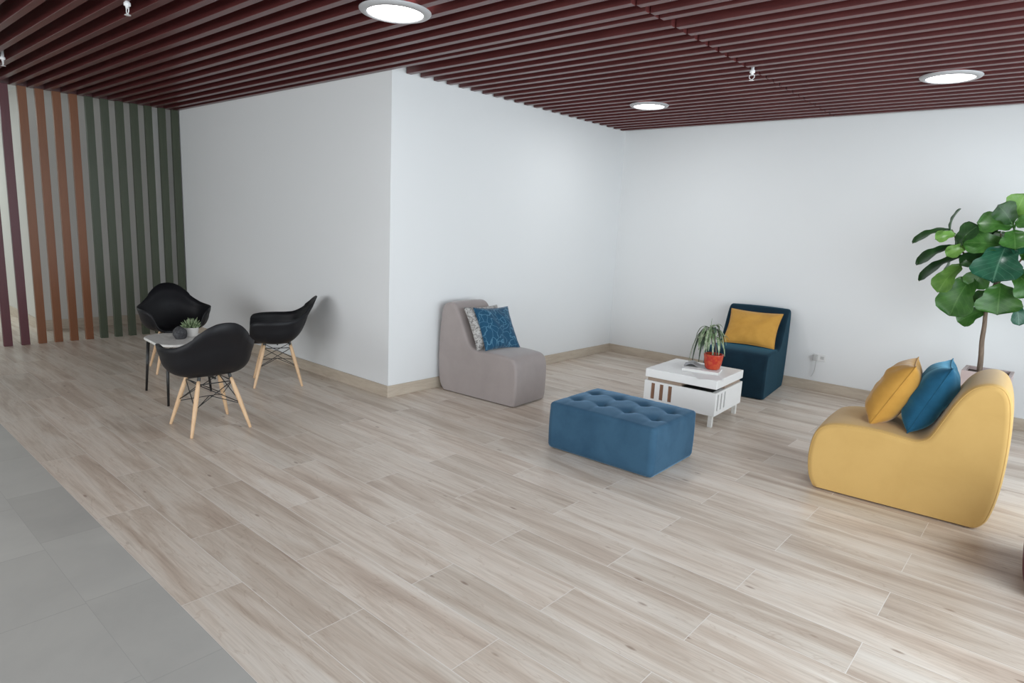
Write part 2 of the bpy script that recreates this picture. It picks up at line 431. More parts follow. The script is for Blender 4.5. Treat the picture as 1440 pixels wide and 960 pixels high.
# ------------------------------------------------------------------ ceiling fittings
def downlight(x, y, label, r=.205, power=7):
    t = thing('ceiling_downlight', label, 'ceiling light', (x, y, CZ), 0, 'round downlights under the slatted ceiling')
    bm = bmesh.new()
    lathe(bm, [(r*.77, -.012), (r*.80, -.020), (r*.97, -.010), (r, -.002), (r, 0), (r*.77, 0), (r*.77, -.012)], 56)
    obj('trim_ring', bm, M['trimgrey'], t, smooth=True)
    bm = bmesh.new(); lathe(bm, [(0, -.0145), (r*.5, -.0140), (r*.765, -.011), (r*.765, -.002), (0, -.002)], 56)
    obj('diffuser', bm, M['lens'], t, smooth=True)
    l = D.lights.new('downlight_lamp', 'AREA'); l.shape = 'DISK'; l.size = r*1.5; l.energy = power; l.color = (.95, .98, 1)
    lo = D.objects.new('downlight_lamp', l); C.objects.link(lo); lo.parent = t; lo.location = (0, 0, -.022)
    return t
downlight(1.245, -.955, 'round glowing downlight above the white corner, nearest to the camera', .215)
downlight(1.139, 2.270, 'round glowing downlight over the corner where the white walls meet', .190)
downlight(3.632, 2.262, 'round glowing downlight on the right above the fig tree', .200)
def sprinkler(x, y, label):
    t = thing('fire_sprinkler', label, 'sprinkler', (x, y, 2.76), 0, 'white ceiling sprinklers')
    bm = bmesh.new(); lathe(bm, [(0, .185), (.012, .185), (.012, .06), (.019, .055), (.019, .038), (.010, .034), (.010, .022), (0, .022)], 20)
    obj('pipe', bm, M['trimwhite'], t, smooth=True)
    bm = bmesh.new()
    for s in (-1, 1): tube(bm, [(s*.008, 0, .030), (s*.019, 0, .018), (s*.019, 0, .004), (s*.006, 0, -.008)], .003, 8)
    lathe(bm, [(0, -.006), (.007, -.007), (.007, -.012), (0, -.012)], 16)
    obj('yoke', bm, M['trimwhite'], t, smooth=True)
    bm = bmesh.new(); lathe(bm, [(0, -.012), (.017, -.013), (.019, -.016), (0, -.017)], 20)
    obj('deflector', bm, M['trimwhite'], t)
sprinkler(2.505, 1.382, 'small white sprinkler at the joint in the slatted ceiling between two downlights')
sprinkler(-.035, -1.985, 'small white sprinkler at the top left edge among dark slats')
sprinkler(-2.70, -2.085, 'small white sprinkler at the far left above the burgundy slats')

# ------------------------------------------------------------------ lounge chairs
PROF = [(.012, .010), (-.02, .08), (-.036, .2), (-.024, .33), (.018, .415), (.10, .452), (.23, .466), (.35, .466), (.465, .455),
        (.545, .452), (.60, .487), (.642, .58), (.693, .705), (.745, .795), (.80, .840), (.867, .855), (.922, .828),
        (.955, .755), (.972, .62), (.979, .45), (.975, .28), (.960, .145), (.938, .055), (.905, .010)]
PROF_BOX = [(.006, .010), (-.004, .08), (-.008, .2), (-.006, .33), (.002, .405), (.035, .446), (.12, .462), (.25, .464), (.38, .458),
        (.47, .455), (.535, .49), (.60, .59), (.665, .71), (.72, .80), (.765, .843), (.82, .852), (.868, .828),
        (.892, .76), (.900, .62), (.902, .45), (.898, .28), (.888, .145), (.872, .055), (.845, .010)]
PROF_UP = [(.010, .010), (.000, .08), (-.004, .2), (.000, .33), (.022, .405), (.075, .440), (.20, .452), (.32, .453), (.43, .450),
        (.505, .458), (.57, .505), (.64, .640), (.70, .765), (.75, .835), (.81, .858), (.87, .845), (.912, .795),
        (.930, .70), (.945, .55), (.953, .40), (.953, .28), (.943, .145), (.920, .055), (.885, .010)]
def lounge_body(width, prof, r=.035, ns=6):
    P = catmull(prof, 5); n = len(P)
    def nrm(i):
        a = Vector(P[max(i-1, 0)]); b = Vector(P[min(i+1, n-1)]); d = (b-a).normalized(); return Vector((-d.y, d.x))
    # the profile runs front-bottom, up, over to back-bottom: outward normal is to the left
    NN = [nrm(i) for i in range(n)]
    NN[0] = Vector((-1, 0)); NN[-1] = Vector((1, 0))
    bm = bmesh.new(); rings = []
    st = [(-width/2 + r*(1-math.sin(PI/2*k/ns)), r*(1-math.cos(PI/2*k/ns))) for k in range(ns, -1, -1)]
    st = [(-width/2 + r*(1-math.cos(PI/2*k/ns)), r*(1-math.sin(PI/2*k/ns))) for k in range(ns+1)]
    mid = [(-width/2 + r + (width-2*r)*j/10, 0) for j in range(1, 10)]
    full = st + mid + [(-a, b) for a, b in reversed(st)]
    for y, off in full:
        crown = .008*(1-(2*y/width)**2)
        ring = []
        for i, (s, z) in enumerate(P):
            q = Vector((s, z)) - NN[i]*off + NN[i]*crown*(0 if i in (0, n-1) else 1)
            ring.append(bm.verts.new((q.x, y, max(q.y, .008))))
        rings.append(ring)
    for a, b in zip(rings, rings[1:]):
        for i in range(n):
            bm.faces.new((a[i], a[(i+1) % n], b[(i+1) % n], b[i]))
    for rg in (rings[0], rings[-1]):
        for tri in tessellate_polygon([[Vector((v.co.x, v.co.z, 0)) for v in rg]]):
            try: bm.faces.new([rg[i] for i in tri])
            except ValueError: pass
    return bm
def flat_caps(o, half):
    for p in o.data.polygons:
        if abs(p.normal.y) > .9999 and abs(abs(p.center.y)-half) < 1e-4: p.use_smooth = False
    return o
def seam(width, prof, side):
    P = catmull(prof, 5); n = len(P); bm = bmesh.new(); pts = []
    for i in range(n):
        a = Vector(P[max(i-1, 0)]); b = Vector(P[min(i+1, n-1)]); d = (b-a).normalized(); nn = Vector((-d.y, d.x))
        q = Vector(P[i]) - nn*.0095; pts.append((q.x, side*(width/2-.011), max(q.y, .012)))
    tube(bm, pts, .0028, 6); return bm
def lounge(label, m, loc, rz, width=.6, prof=PROF, er=.035):
    t = thing('lounge_chair', label, 'lounge chair', loc, rz)
    b = flat_caps(obj('body', lounge_body(width, prof, er), m, t, smooth=True), width/2)
    for s in (-1, 1): obj('seam', seam(width, prof, s), m, b, smooth=True)
    L_ = prof[-1][0]
    obj('base', bx(.035, L_-.03, -width/2+.03, width/2-.03, 0, .02, bev=.004), M['dark'], t)
    return t
R = math.radians
lounge('mustard yellow armless lounge chair seen from the side in front of the fig tree', M['yellow_fabric'], (3.415, 1.095, 0), R(3.6), .62)
lounge('grey suede armless lounge chair with its back against the white wall', M['grey_velvet'], (.972, .868, 0), R(183.5), .48, PROF_UP, .026)
lounge('dark teal velvet armless lounge chair against the rear wall behind the white coffee table', M['teal_velvet'], (2.087, 2.735, 0), R(96.5), .63, PROF_BOX, .026)
lounge('dark maroon lounge chair cut off by the right edge, only its front corner showing', M['maroon_fabric'], (4.590, .45, 0), R(0), .62)

# ------------------------------------------------------------------ cushions
def cushion_bm(w_, h_, t_, seed=0, n=36, wr=.010):
    bm = bmesh.new(); g = {}
    for side in (1, -1):
        for i in range(n+1):
            for j in range(n+1):
                u = -1+2*i/n; v = -1+2*j/n
                edge = i in (0, n) or j in (0, n)
                if side == -1 and edge: g[(side, i, j)] = g[(1, i, j)]; continue
                x = u*w_/2*(1-.075*(1-v*v)*abs(u)**1.5); y = v*h_/2*(1-.075*(1-u*u)*abs(v)**1.5)
                th = (max(0, (1-abs(u)**3.0)*(1-abs(v)**3.0)))**.62
                p = Vector((x*9+seed, y*9, side*3))
                ed = max(abs(u), abs(v))
                wrk = wr*noise.noise(p)*2 + wr*1.6*noise.noise(Vector((math.atan2(v, u)*5, seed, side)))*ed**2
                g[(side, i, j)] = bm.verts.new((x, y, side*(t_/2*th + (wrk*th if not edge else 0))))
    for side in (1, -1):
        for i in range(n):
            for j in range(n):
                q = [g[(side, i, j)], g[(side, i+1, j)], g[(side, i+1, j+1)], g[(side, i, j+1)]]
                bm.faces.new(q if side == 1 else q[::-1])
    return bm
def piping_bm(w_, h_, n=30):
    pts = []
    def P(u, v): return (u*w_/2*(1-.075*(1-v*v)*abs(u)**1.5), v*h_/2*(1-.075*(1-u*u)*abs(v)**1.5), 0)
    for k in range(n): pts.append(P(-1+2*k/n, -1))
    for k in range(n): pts.append(P(1, -1+2*k/n))
    for k in range(n): pts.append(P(1-2*k/n, 1))
    for k in range(n+1): pts.append(P(-1, 1-2*k/n))
    return tube(bmesh.new(), pts, .0035, 6)
def cushion(label, m, bottom, wdir, up, w_, h_, t_, seed, name='cushion'):
    """bottom = middle of the lower edge; wdir = direction along the width; up = direction of the height"""
    X = Vector(wdir).normalized(); Y = Vector(up).normalized(); Z = X.cross(Y).normalized(); Y = Z.cross(X).normalized()
    c = Vector(bottom) + Y*h_/2
    o = obj(name, cushion_bm(w_, h_, t_, seed), m, smooth=True)
    o.matrix_world = Matrix(((X.x, Y.x, Z.x, c.x), (X.y, Y.y, Z.y, c.y), (X.z, Y.z, Z.z, c.z), (0, 0, 0, 1)))
    tag(o, label, 'cushion')
    obj('piping', piping_bm(w_, h_), m, o, smooth=True)
    return o
cushion('blue cushion with pale line pattern at the front on the grey lounge chair', M['blue_print'], (.645, .83, .462), (.10, 1, -.02), (-.21, 0, .37), .43, .42, .12, 1)
cushion('grey and white patterned cushion tucked behind the blue one on the grey chair', M['grey_print'], (.560, .795, .462), (.04, 1, 0), (-.20, 0, .37), .43, .42, .11, 2)
cushion('mustard rectangular cushion leaning on the dark teal lounge chair', M['mustard_cushion'], (2.055, 3.125, .468), (1, .115, -.005), (-.06, .25, .37), .54, .42, .13, 3)
cushion('mustard cushion standing on the yellow lounge chair, in front of the blue one', M['mustard_cushion'], (3.675, 1.12, .458), (-.13, 1, 0), (.20, 0.03, .42), .42, .46, .215, 4)
cushion('petrol blue velvet cushion resting on the backrest of the yellow lounge chair', M['blue_cushion'], (3.885, 1.13, .458), (-.12, 1, 0), (.165, 0.03, .42), .42, .47, .215, 5)

# ------------------------------------------------------------------ tufted ottoman
def ottoman():
    t = thing('tufted_ottoman', 'blue velvet rectangular ottoman with a button-tufted top in front of the coffee table', 'ottoman', (2.222, .392, 0), R(1.2))
    LX, LYY, H0, H1, r = .855, .64, .010, .348, .026
    but = [(-.315, -.12), (-.105, -.12), (.105, -.12), (.315, -.12), (-.315, .12), (-.105, .12), (.105, .12), (.315, .12)]
    nx, ny = 96, 72; bm = bmesh.new()
    def topz(x, y):
        z = H1
        ex = min(LX/2-abs(x), r); ey = min(LYY/2-abs(y), r)
        z += .018*(1-(2*x/LX)**4)*(1-(2*y/LYY)**4)
        d = 0
        for (a, b) in but:
            rr = math.hypot(x-a, y-b); d = max(d, .036*math.exp(-(rr/.036)**1.3))
        # diamond folds between buttons and to the edge
        fd = 0
        for (a, b) in but:
            for (ux, uy) in ((.21, 0), (-.21, 0), (0, .24), (0, -.24)):
                tt = max(0, min(1, ((x-a)*ux+(y-b)*uy)/(ux*ux+uy*uy)))
                q = math.hypot(x-a-tt*ux, y-b-tt*uy); fd = max(fd, .006*math.exp(-(q/.02)**2)*(1-.65*math.sin(PI*tt)))
        return z - d - fd*(1-max(abs(2*x/LX), abs(2*y/LYY))**8*.5)
    def outline(s):  # rounded rectangle offset
        pass
    top = {}
    for i in range(nx+1):
        for j in range(ny+1):
            x = (-1+2*i/nx); y = (-1+2*j/ny)
            X = x*(LX/2-r); Y = y*(LYY/2-r)
            top[i, j] = bm.verts.new((X, Y, topz(X, Y)))
    for i in range(nx):
        for j in range(ny): bm.faces.new((top[i, j], top[i+1, j], top[i+1, j+1], top[i, j+1]))
    loop = [(i, 0) for i in range(nx)] + [(nx, j) for j in range(ny)] + [(i, ny) for i in range(nx, 0, -1)] + [(0, j) for j in range(ny, 0, -1)]
    prev = [top[k] for k in loop]; first_ = prev
    def dirn(k):
        i, j = k; d = Vector((0, 0))
        if i == 0: d.x = -1
        if i == nx: d.x = 1
        if j == 0: d.y = -1
        if j == ny: d.y = 1
        return d.normalized()
    levels = []
    for q in range(1, 6): a = PI/2*q/5; levels.append((math.sin(a)*r, -(1-math.cos(a))*r, 1))
    for q in range(1, 13): levels.append((r, -r-(H1-r-H0-.02)*q/12, 0))
    levels.append((r-.008, -(H1-H0)+.0, 0))
    for off, dz, tf in levels:
        cur = []
        for n_, k in enumerate(loop):
            v = top[k]; d = dirn(k)
            zz = v.co.z + dz if tf else None
            depth = -dz
            base_z = H1 + dz
            blend = min(1, depth/.16)
            z = (v.co.z + dz)*(1-blend) + base_z*blend
            bul = .004*math.sin(PI*max(0, min(1, depth/(H1-H0))))
            # small vertical puckers below the rim
            pk = .0035*noise.noise(Vector((v.co.x*14, v.co.y*14, 2)))*math.exp(-((depth-.05)/.05)**2)
            cur.append(bm.verts.new((v.co.x+d.x*(off+bul+pk), v.co.y+d.y*(off+bul+pk), max(z, H0))))
        m_ = len(loop)
        for a in range(m_): bm.faces.new((prev[a], prev[(a+1) % m_], cur[(a+1) % m_], cur[a]))
        prev = cur
    bm.faces.new(prev)
    body = obj('upholstered_body', bm, M['blue_velvet'], t, smooth=True)
    bmb = bmesh.new()
    for n_, (a, b) in enumerate(but):
        bb = bmesh.new(); lathe(bb, [(0, .006), (.008, .004), (.011, -.001), (.009, -.005), (0, -.006)], 14)
        o = obj('button', bb, M['blue_velvet'], body, smooth=True, loc=(a, b, topz(a, b)+.004))
    obj('base', bx(-LX/2+.03, LX/2-.03, -LYY/2+.03, LYY/2-.03, 0, .025, bev=.003), M['dark'], t)
ottoman()

# ------------------------------------------------------------------ white coffee table
def coffee_table():
    t = thing('coffee_table', 'white square coffee table with slotted sides between ottoman and teal chair', 'coffee table', (2.112, 1.785, 0), R(3.2))
    h = .325
    obj('top', bx(-h, h, -h, h, .335, .410, bev=.006, seg=3), M['white_lacquer'], t)
    # inner box seen in the gap
    obj('inner_box', bx(-h+.02, h-.02, -h+.25, h-.02, .295, .336), M['box_wood'], t)
    obj('inner_rail', bx(-h+.02, -h+.335, -h+.02, -h+.245, .295, .336), M['box_wood'], t)
    obj('gap_shade_sheet', bx(-h+.336, h-.045, -h+.03, -h+.245, .2955, .302), M['gap_shade'], t)  # black sheet painting the shade of the open gap under the top
    # lower body: four walls with slot openings
    z0, z1 = .105, .305
    def panel(slots, s0, s1, h=h):
        # panel in local (a along, z), front face at b=0, thickness .016; slots = list of (a0,a1)
        bm = bmesh.new(); cuts = [-h]
        xs = [-h+.0]
        cur = -h
        for a0, a1 in slots:
            box(bm, cur, a0, 0, .016, z0, z1)
            box(bm, a0, a1, 0, .016, z0, s0); box(bm, a0, a1, 0, .016, s1, z1)
            cur = a1
        box(bm, cur, h, 0, .016, z0, z1)
        return bm
    fs = [(-h+.065, -h+.100), (-h+.145, -h+.180), (-h+.225, -h+.260)]
    rs = [(-h+.045, -h+.075), (-h+.125, -h+.155), (-h+.205, -h+.235)]
    body = obj('lower_body', bx(-h+.03, h-.03, -h+.03, h-.03, z0+.002, z1-.010), M['slot'], t)
    p = obj('front_panel', panel(fs, .145, .288), M['white_lacquer'], body, loc=(0, -h, 0))
    for a0, a1 in fs: obj('wood_inlay', bx(a0, a1, -h+.008, -h+.028, .145, .288), M['walnut'], body)
    for a0, a1 in rs: obj('slot_shade_strip', bx(h-.030, h-.009, a0, a1, .140, .285), M['slot'], body)  # dark strips close behind the face paint the shade in the slots
    p = obj('side_panel', panel(rs, .140, .285, h-.016), M['white_lacquer'], body); p.rotation_euler = (0, 0, R(90)); p.location = (h, 0, 0)
    p = obj('side_panel', panel([], 0, 0, h-.016), M['white_lacquer'], body); p.rotation_euler = (0, 0, R(-90)); p.location = (-h, 0, 0)
    p = obj('back_panel', panel([], 0, 0), M['white_lacquer'], body); p.rotation_euler = (0, 0, R(180)); p.location = (0, h, 0)
    obj('bottom_panel', bx(-h+.016, h-.016, -h+.016, h-.016, z0-.0, z0+.008), M['white_lacquer'], body)
    obj('body_top', bx(-h+.016, h-.016, -h+.016, h-.016, z1-.012, z1-.006), M['white_lacquer'], body)
    for sx in (-1, 1):
        for sy in (-1, 1):
            cx, cy = sx*(h-.038), sy*(h-.035)
            obj('leg', bx(cx-.018, cx+.018, cy-.018, cy+.018, 0, z0+.001, bev=.002), M['white_table'], t)
coffee_table()

# papers, magazine, book on the coffee table
def flat_book(name, label, cat, loc, rz, w_, d_, th, mcover, mpages):
    t = thing(name, label, cat, loc, rz)
    obj('cover', box(box(bx(-w_/2, w_/2, -d_/2, d_/2, 0, .0015), -w_/2, w_/2, -d_/2, d_/2, th-.0015, th), -w_/2, -w_/2+.002, -d_/2, d_/2, 0, th), mcover, t)
    obj('pages', bx(-w_/2+.002, w_/2-.003, -d_/2+.003, d_/2-.003, .0015, th-.0015), mpages, t)
    return t
TZ = .4105
p = obj('paper_sheet', bx(-.105, .105, -.148, .148, 0, .0012), M['paper'], loc=(2.305, 1.60, TZ)); p.rotation_euler = (0, 0, R(38))
tag(p, 'loose white paper sheet under the book at the near corner of the coffee table', 'paper')
flat_book('book', 'white book lying under the red plant pot on the coffee table', 'book', (2.19, 1.76, TZ+.0015), R(14), .31, .22, .022, M['paper'], M['paper_pages'])
# grey magazine slightly curled, lying on the book's left end
def magazine():
    t = thing('magazine', 'grey magazine with a raised curled cover lying beside the red pot', 'magazine', (2.135, 1.815, TZ+.0245), R(20))
    bm = bmesh.new(); n = 20; a = []; b = []
    for i in range(n+1):
        x = -.13 + .26*i/n; z = .002 + .030*math.exp(-((x+.065)/.045)**2)
        a.append([bm.verts.new((x, y, z)) for y in (-.085, .085)]); b.append([bm.verts.new((x, y, z-.0018)) for y in (-.085, .085)])
    for i in range(n):
        bm.faces.new((a[i][0], a[i+1][0], a[i+1][1], a[i][1])); bm.faces.new((b[i][1], b[i+1][1], b[i+1][0], b[i][0]))
        for s in (0, 1): bm.faces.new((a[i][s], b[i][s], b[i+1][s], a[i+1][s]))
    for i in (0, n): bm.faces.new((a[i][0], a[i][1], b[i][1], b[i][0]))
    obj('cover', bm, M['paper_grey'], t, smooth=False)
    obj('pages', bx(-.128, .128, -.083, .083, -.001, .0006), M['paper_pages'], t)
magazine()

# plant in the red pot
def strap_leaf(bm, base, az, length, rise, droop, wd, seed):
    n = 9; prev = None; dirv = Vector((math.cos(az), math.sin(az), 0)); sd = Vector((-math.sin(az), math.cos(az), 0))
    for i in range(n+1):
        t = i/n
        out = length*(1-(1-t)**1.6)*.72; z = rise*math.sin(min(1, t*1.7)*PI/2) - droop*max(0, t-.25)**1.5
        p = Vector(base) + dirv*out + Vector((0, 0, z))
        ww = wd*math.sin(PI*min(.97, .12+t*.86))**.7
        a = bm.verts.new(p+sd*ww); c = bm.verts.new(p-Vector((0, 0, ww*.35))); b = bm.verts.new(p-sd*ww)
        if prev: bm.faces.new((prev[0], a, c, prev[1])); bm.faces.new((prev[1], c, b, prev[2]))
        prev = (a, c, b)
def red_pot_plant():
    t = thing('potted_plant', 'drooping strap-leaved plant in a red glazed pot on the coffee table', 'potted plant', (2.262, 1.80, TZ+.0275))
    pot = bmesh.new()
    lathe(pot, [(0, 0), (.055, 0), (.064, .010), (.076, .06), (.084, .125), (.086, .133), (.080, .134), (.074, .110), (0, .108)], 40)
    obj('pot', pot, M['red_glaze'], t, smooth=True)
    obj('soil', lathe(bmesh.new(), [(0, .113), (.05, .113), (.0735, .110), (.0735, .105), (0, .105)], 30), M['soil'], t)
    top = Vector((-.075, .06, .33))
    bm = bmesh.new()
    tube(bm, [(.0, 0, .108), (-.02, .015, .18), (-.05, .04, .26), tuple(top)], [.008, .007, .006, .005], 8)
    tube(bm, [(.02, .01, .108), (.0, .03, .19), (-.03, .05, .27)], [.006, .005, .004], 8)
    obj('stem', bm, M['bark'], t, smooth=True)
    rnd = random.Random(3)
    for k in range(34):
        az = 2*PI*k/34*3.1 + rnd.uniform(-.3, .3)
        h = rnd.uniform(-.09, .03)
        b = top + Vector((-.0*h, 0, h)) + Vector((h*-.25, h*-.2, 0))
        bm = bmesh.new()
        strap_leaf(bm, b, az, rnd.uniform(.13, .21), rnd.uniform(.02, .06), rnd.uniform(.16, .36) if rnd.random() < .8 else .1, rnd.uniform(.011, .018), k)
        o = obj('leaf', bm, M['spider'] if rnd.random() < .72 else M['spider_dark'], t, smooth=True)
    for az, ln, dr in ((2.5, .22, .50), (2.8, .26, .54), (3.3, .24, .56), (3.7, .22, .52)):
        bm = bmesh.new(); strap_leaf(bm, top+Vector((0, 0, -.03)), az, ln, .03, dr, .014, 1)
        obj('leaf', bm, M['spider_dark'] if az < 3 else M['spider'], t, smooth=True)
    bm = bmesh.new(); tube(bm, [tuple(top), (top.x-.003, top.y, top.z+.06), (top.x, top.y, top.z+.105)], [.003, .0025, .001], 6)
    obj('shoot', bm, M['spider'], t)
red_pot_plant()

# ------------------------------------------------------------------ shell armchairs
def lerp_tab(tab, x):
    for (a, va), (b, vb) in zip(tab, tab[1:]):
        if x <= b:
            t = (x-a)/(b-a); t = t*t*(3-2*t); return va+(vb-va)*t
    return tab[-1][1]
def shell_bm():
    na, ns = 120, 20; bm = bmesh.new()
    def lerp_tab(T, a):
        T2 = [(-T[1][0], T[1][1])] + T + [(360-T[-2][0], T[-2][1])]
        for i in range(1, len(T2)-2):
            if a <= T2[i+1][0]:
                (x0, a0), (x1, a1), (x2, a2), (x3, a3) = T2[i-1:i+3]; t = (a-x1)/(x2-x1); dx = x2-x1
                s1 = (a1-a0)/(x1-x0); s2 = (a2-a1)/(x2-x1); s3 = (a3-a2)/(x3-x2)
                m1 = 0 if s1*s2 <= 0 else 2*s1*s2/(s1+s2); m2 = 0 if s2*s3 <= 0 else 2*s2*s3/(s2+s3)
                return (2*t**3-3*t*t+1)*a1 + (t**3-2*t*t+t)*dx*m1 + (3*t*t-2*t**3)*a2 + (t**3-t*t)*dx*m2
        return T[-1][1]
    RZ = [(0, .425), (29, .430), (37, .465), (45, .600), (54, .648), (68, .657), (100, .662), (115, .672), (130, .708), (145, .768), (158, .820), (170, .845), (180, .850)]
    RR = [(0, .235), (28, .265), (40, .300), (50, .322), (65, .318), (95, .303), (122, .288), (150, .258), (180, .245)]
    z0 = .405; c = bm.verts.new((0, 0, z0+.002)); rings = []
    for i in range(1, ns+1):
        s = i/ns; ring = []
        for k in range(na):
            th = 360*k/na; a = th if th <= 180 else 360-th
            Z = lerp_tab(RZ, a); Rr = lerp_tab(RR, a)
            ph = s*PI/2; pw = .66 if a > 140 or a < 30 else .66-.20*math.sin(math.radians((a-30)/110*180))
            rr = Rr*math.sin(ph)**pw; zz = (Z-z0)*(1-max(0, math.cos(ph))**.62)
            if a < 30: # waterfall front edge
                zz = (Z-z0)*s + .012*math.sin(s*PI) - .022*max(0, s-.85)/.15
            x = rr*math.cos(math.radians(th)); y = rr*math.sin(math.radians(th))
            hh = max(0, (Z-z0)*(1-max(0, math.cos(ph))**.62))
            bw = max(0, -math.cos(math.radians(th)))
            x -= .085*(hh/.43)**1.4*bw          # back leans out
            fl = max(0, s-.86)/.14             # rolled rim
            out = .016*fl*max(0, min(1, (a-32)/20))
            out *= (2.0 if a > 150 else 1+max(0, a-130)/20)
            x += out*math.cos(math.radians(th)); y += out*math.sin(math.radians(th)); 
            z = z0+zz - .020*fl**2.5*max(0, min(1, (a-38)/14))*(1 if a < 140 else .5)
            ring.append(bm.verts.new((x, y, z)))
        rings.append(ring)
    for k in range(na): bm.faces.new((c, rings[0][k], rings[0][(k+1) % na]))
    for a, b in zip(rings, rings[1:]):
        for k in range(na): bm.faces.new((a[k], b[k], b[(k+1) % na], a[(k+1) % na]))
    return bm
def armchair(label):
    t = thing('shell_armchair', label, 'chair', (0, 0, 0), 0, 'black shell armchairs around the small table')
    s = obj('seat_shell', shell_bm(), M['black_plastic'], t, smooth=True)
    md = s.modifiers.new('thick', 'SOLIDIFY'); md.thickness = .007; md.offset = 1
    corners = []
    for sx in (-1, 1):
        for sy in (-1, 1):
            bm = bmesh.new(); tp = Vector((sx*.115, sy*.115, .385)); ft = Vector((sx*.212, sy*.212, .0))
            pts = [ft.lerp(tp, q) for q in (0, .012, .25, .5, .75, .93, 1)]
            tube(bm, pts, [.0085, .0105, .0135, .0160, .0165, .0135, .012], 16)
            obj('leg', bm, M['beech'], t, smooth=True)
            corners.append((sx, sy, ft, tp))
    bm = bmesh.new()
    P = {(sx, sy): (ft, tp) for sx, sy, ft, tp in corners}
    keys = [(-1, -1), (1, -1), (1, 1), (-1, 1)]
    for q, k in enumerate(keys):
        k2 = keys[(q+1) % 4]
        a = P[k][0].lerp(P[k][1], .93); b = P[k2][0].lerp(P[k2][1], .50)
        c = P[k2][0].lerp(P[k2][1], .93); d = P[k][0].lerp(P[k][1], .50)
        tube(bm, [a, b], .0032, 8); tube(bm, [c, d], .0032, 8)
        tube(bm, [a, c], .004, 8)
    for k, k2 in ((keys[0], keys[2]), (keys[1], keys[3])):
        tube(bm, [P[k][0].lerp(P[k][1], .48), (0, 0, .235), P[k2][0].lerp(P[k2][1], .48)], .0032, 8)
    obj('wire_bracing', bm, M['black_metal'], t, smooth=True)
    bm = bmesh.new()
    for sx in (-1, 1):
        for sy in (-1, 1): tube(bm, [(sx*.115, sy*.115, .375), (sx*.108, sy*.108, .412)], .012, 10)
    box(bm, -.125, .125, -.006, .006, .386, .398); box(bm, -.006, .006, -.125, .125, .386, .398)
    obj('seat_mount', bm, M['black_metal'], t)
    return t
ch = armchair('black shell armchair nearest the camera, its back turned, on pale wooden legs')
ch.location = (-.198, -1.514, 0); ch.rotation_euler = (0, 0, R(177))
c2 = copy_tree(ch); c2['label'] = 'black shell armchair in profile beside the white wall, right of the table'
c2.location = (-1.095, -.475, 0); c2.rotation_euler = (0, 0, R(243))
c3 = copy_tree(ch); c3['label'] = 'black shell armchair in front of the green slats, facing the camera across the table'
c3.location = (-2.20, -.97, 0); c3.rotation_euler = (0, 0, R(-12))

# ------------------------------------------------------------------ small table with its plants
def side_table():
    t = thing('side_table', 'small low table with off-white rounded top and thin black legs among the armchairs', 'table', (-1.18, -1.38, 0))
    o = rpoly([(-.52, -.13), (.38, -.19), (-.06, .53)], .17, 14)
    obj('tabletop', slab(bmesh.new(), o, .470, .492, .007), M['white_table'], t, smooth=False)
    for fx, fy, tx, ty in ((-.316, -.125, -.28, -.10), (.284, -.169, .24, -.14), (.042, .286, .02, .25)):
        bm = bmesh.new(); tube(bm, [(fx, fy, 0), (tx, ty, .472)], [.009, .014], 14)
        obj('leg', bm, M['black_metal'], t, smooth=True)
side_table()
def succulent():
    t = thing('potted_succulent', 'small green succulent in a white pot on the low table', 'potted plant', (-1.285, -1.185, .492))
    obj('pot', lathe(bmesh.new(), [(0, 0), (.045, 0), (.052, .006), (.062, .075), (.063, .082), (.056, .082), (.052, .066), (0, .064)], 32), M['white_ceramic'], t, smooth=True)
    obj('soil', lathe(bmesh.new(), [(0, .068), (.0525, .066), (.0525, .062), (0, .062)], 24), M['soil'], t)
    rnd = random.Random(11); n = 0
    for ring, (cnt, tilt, ln) in enumerate(((6, .25, .085), (10, .6, .09), (13, .95, .085), (14, 1.25, .07))):
        for k in range(cnt):
            az = 2*PI*k/cnt + ring*.4 + rnd.uniform(-.12, .12); d = Vector((math.sin(tilt)*math.cos(az), math.sin(tilt)*math.sin(az), math.cos(tilt)))
            b = Vector((math.cos(az)*.006*ring, math.sin(az)*.006*ring, .07))
            bm = bmesh.new(); l = ln*rnd.uniform(.85, 1.15)
            tube(bm, [b, b+d*l*.4, b+d*l*.75+Vector((0, 0, .004)), b+d*l+Vector((0, 0, .008))], [.005, .0085, .0075, .001], 7)
            obj('leaf', bm, M['succ'], t, smooth=True)
succulent()
def stone():
    bm = bmesh.new(); bmesh.ops.create_icosphere(bm, subdivisions=4, radius=1)
    for v in bm.verts:
        n_ = 1+.10*noise.noise(v.co*1.6); v.co = Vector((v.co.x*.062*n_, v.co.y*.055*n_, max(-.045, v.co.z*.062*n_)+.045))
    o = obj('stone_ornament', bm, M['stone'], smooth=True, loc=(-1.225, -1.305, .492))
    tag(o, 'dark grey rounded stone standing beside the white succulent pot on the low table', 'ornament')
stone()

# ------------------------------------------------------------------ wall socket
def socket():
    y = LY
    t = thing('wall_socket', 'white wall socket plate low on the rear wall right of the teal chair', 'socket', (2.632, y, .365))
    obj('plate', bx(-.060, .060, -.009, 0, -.038, .038, bev=.003), M['outlet'], t)
    obj('outlet', bx(.006, .042, -.011, -.008, -.016, .016, bev=.001), M['adapter'], t)
    t2 = thing('charger', 'grey plug with a thin cord hanging from the white wall socket', 'plug', (2.594, y-.0095, .365))
    obj('plug', bx(-.022, .020, -.035, 0, -.034, .028, bev=.005), M['adapter'], t2)
    bm = bmesh.new(); tube(bm, catmull([(.012, -.03, -.03), (.014, -.035, -.07), (.010, -.03, -.13), (-.004, -.022, -.18), (-.022, -.016, -.215)], 5), .0032, 8)
    obj('cord', bm, M['adapter'], t2, smooth=True)
socket()

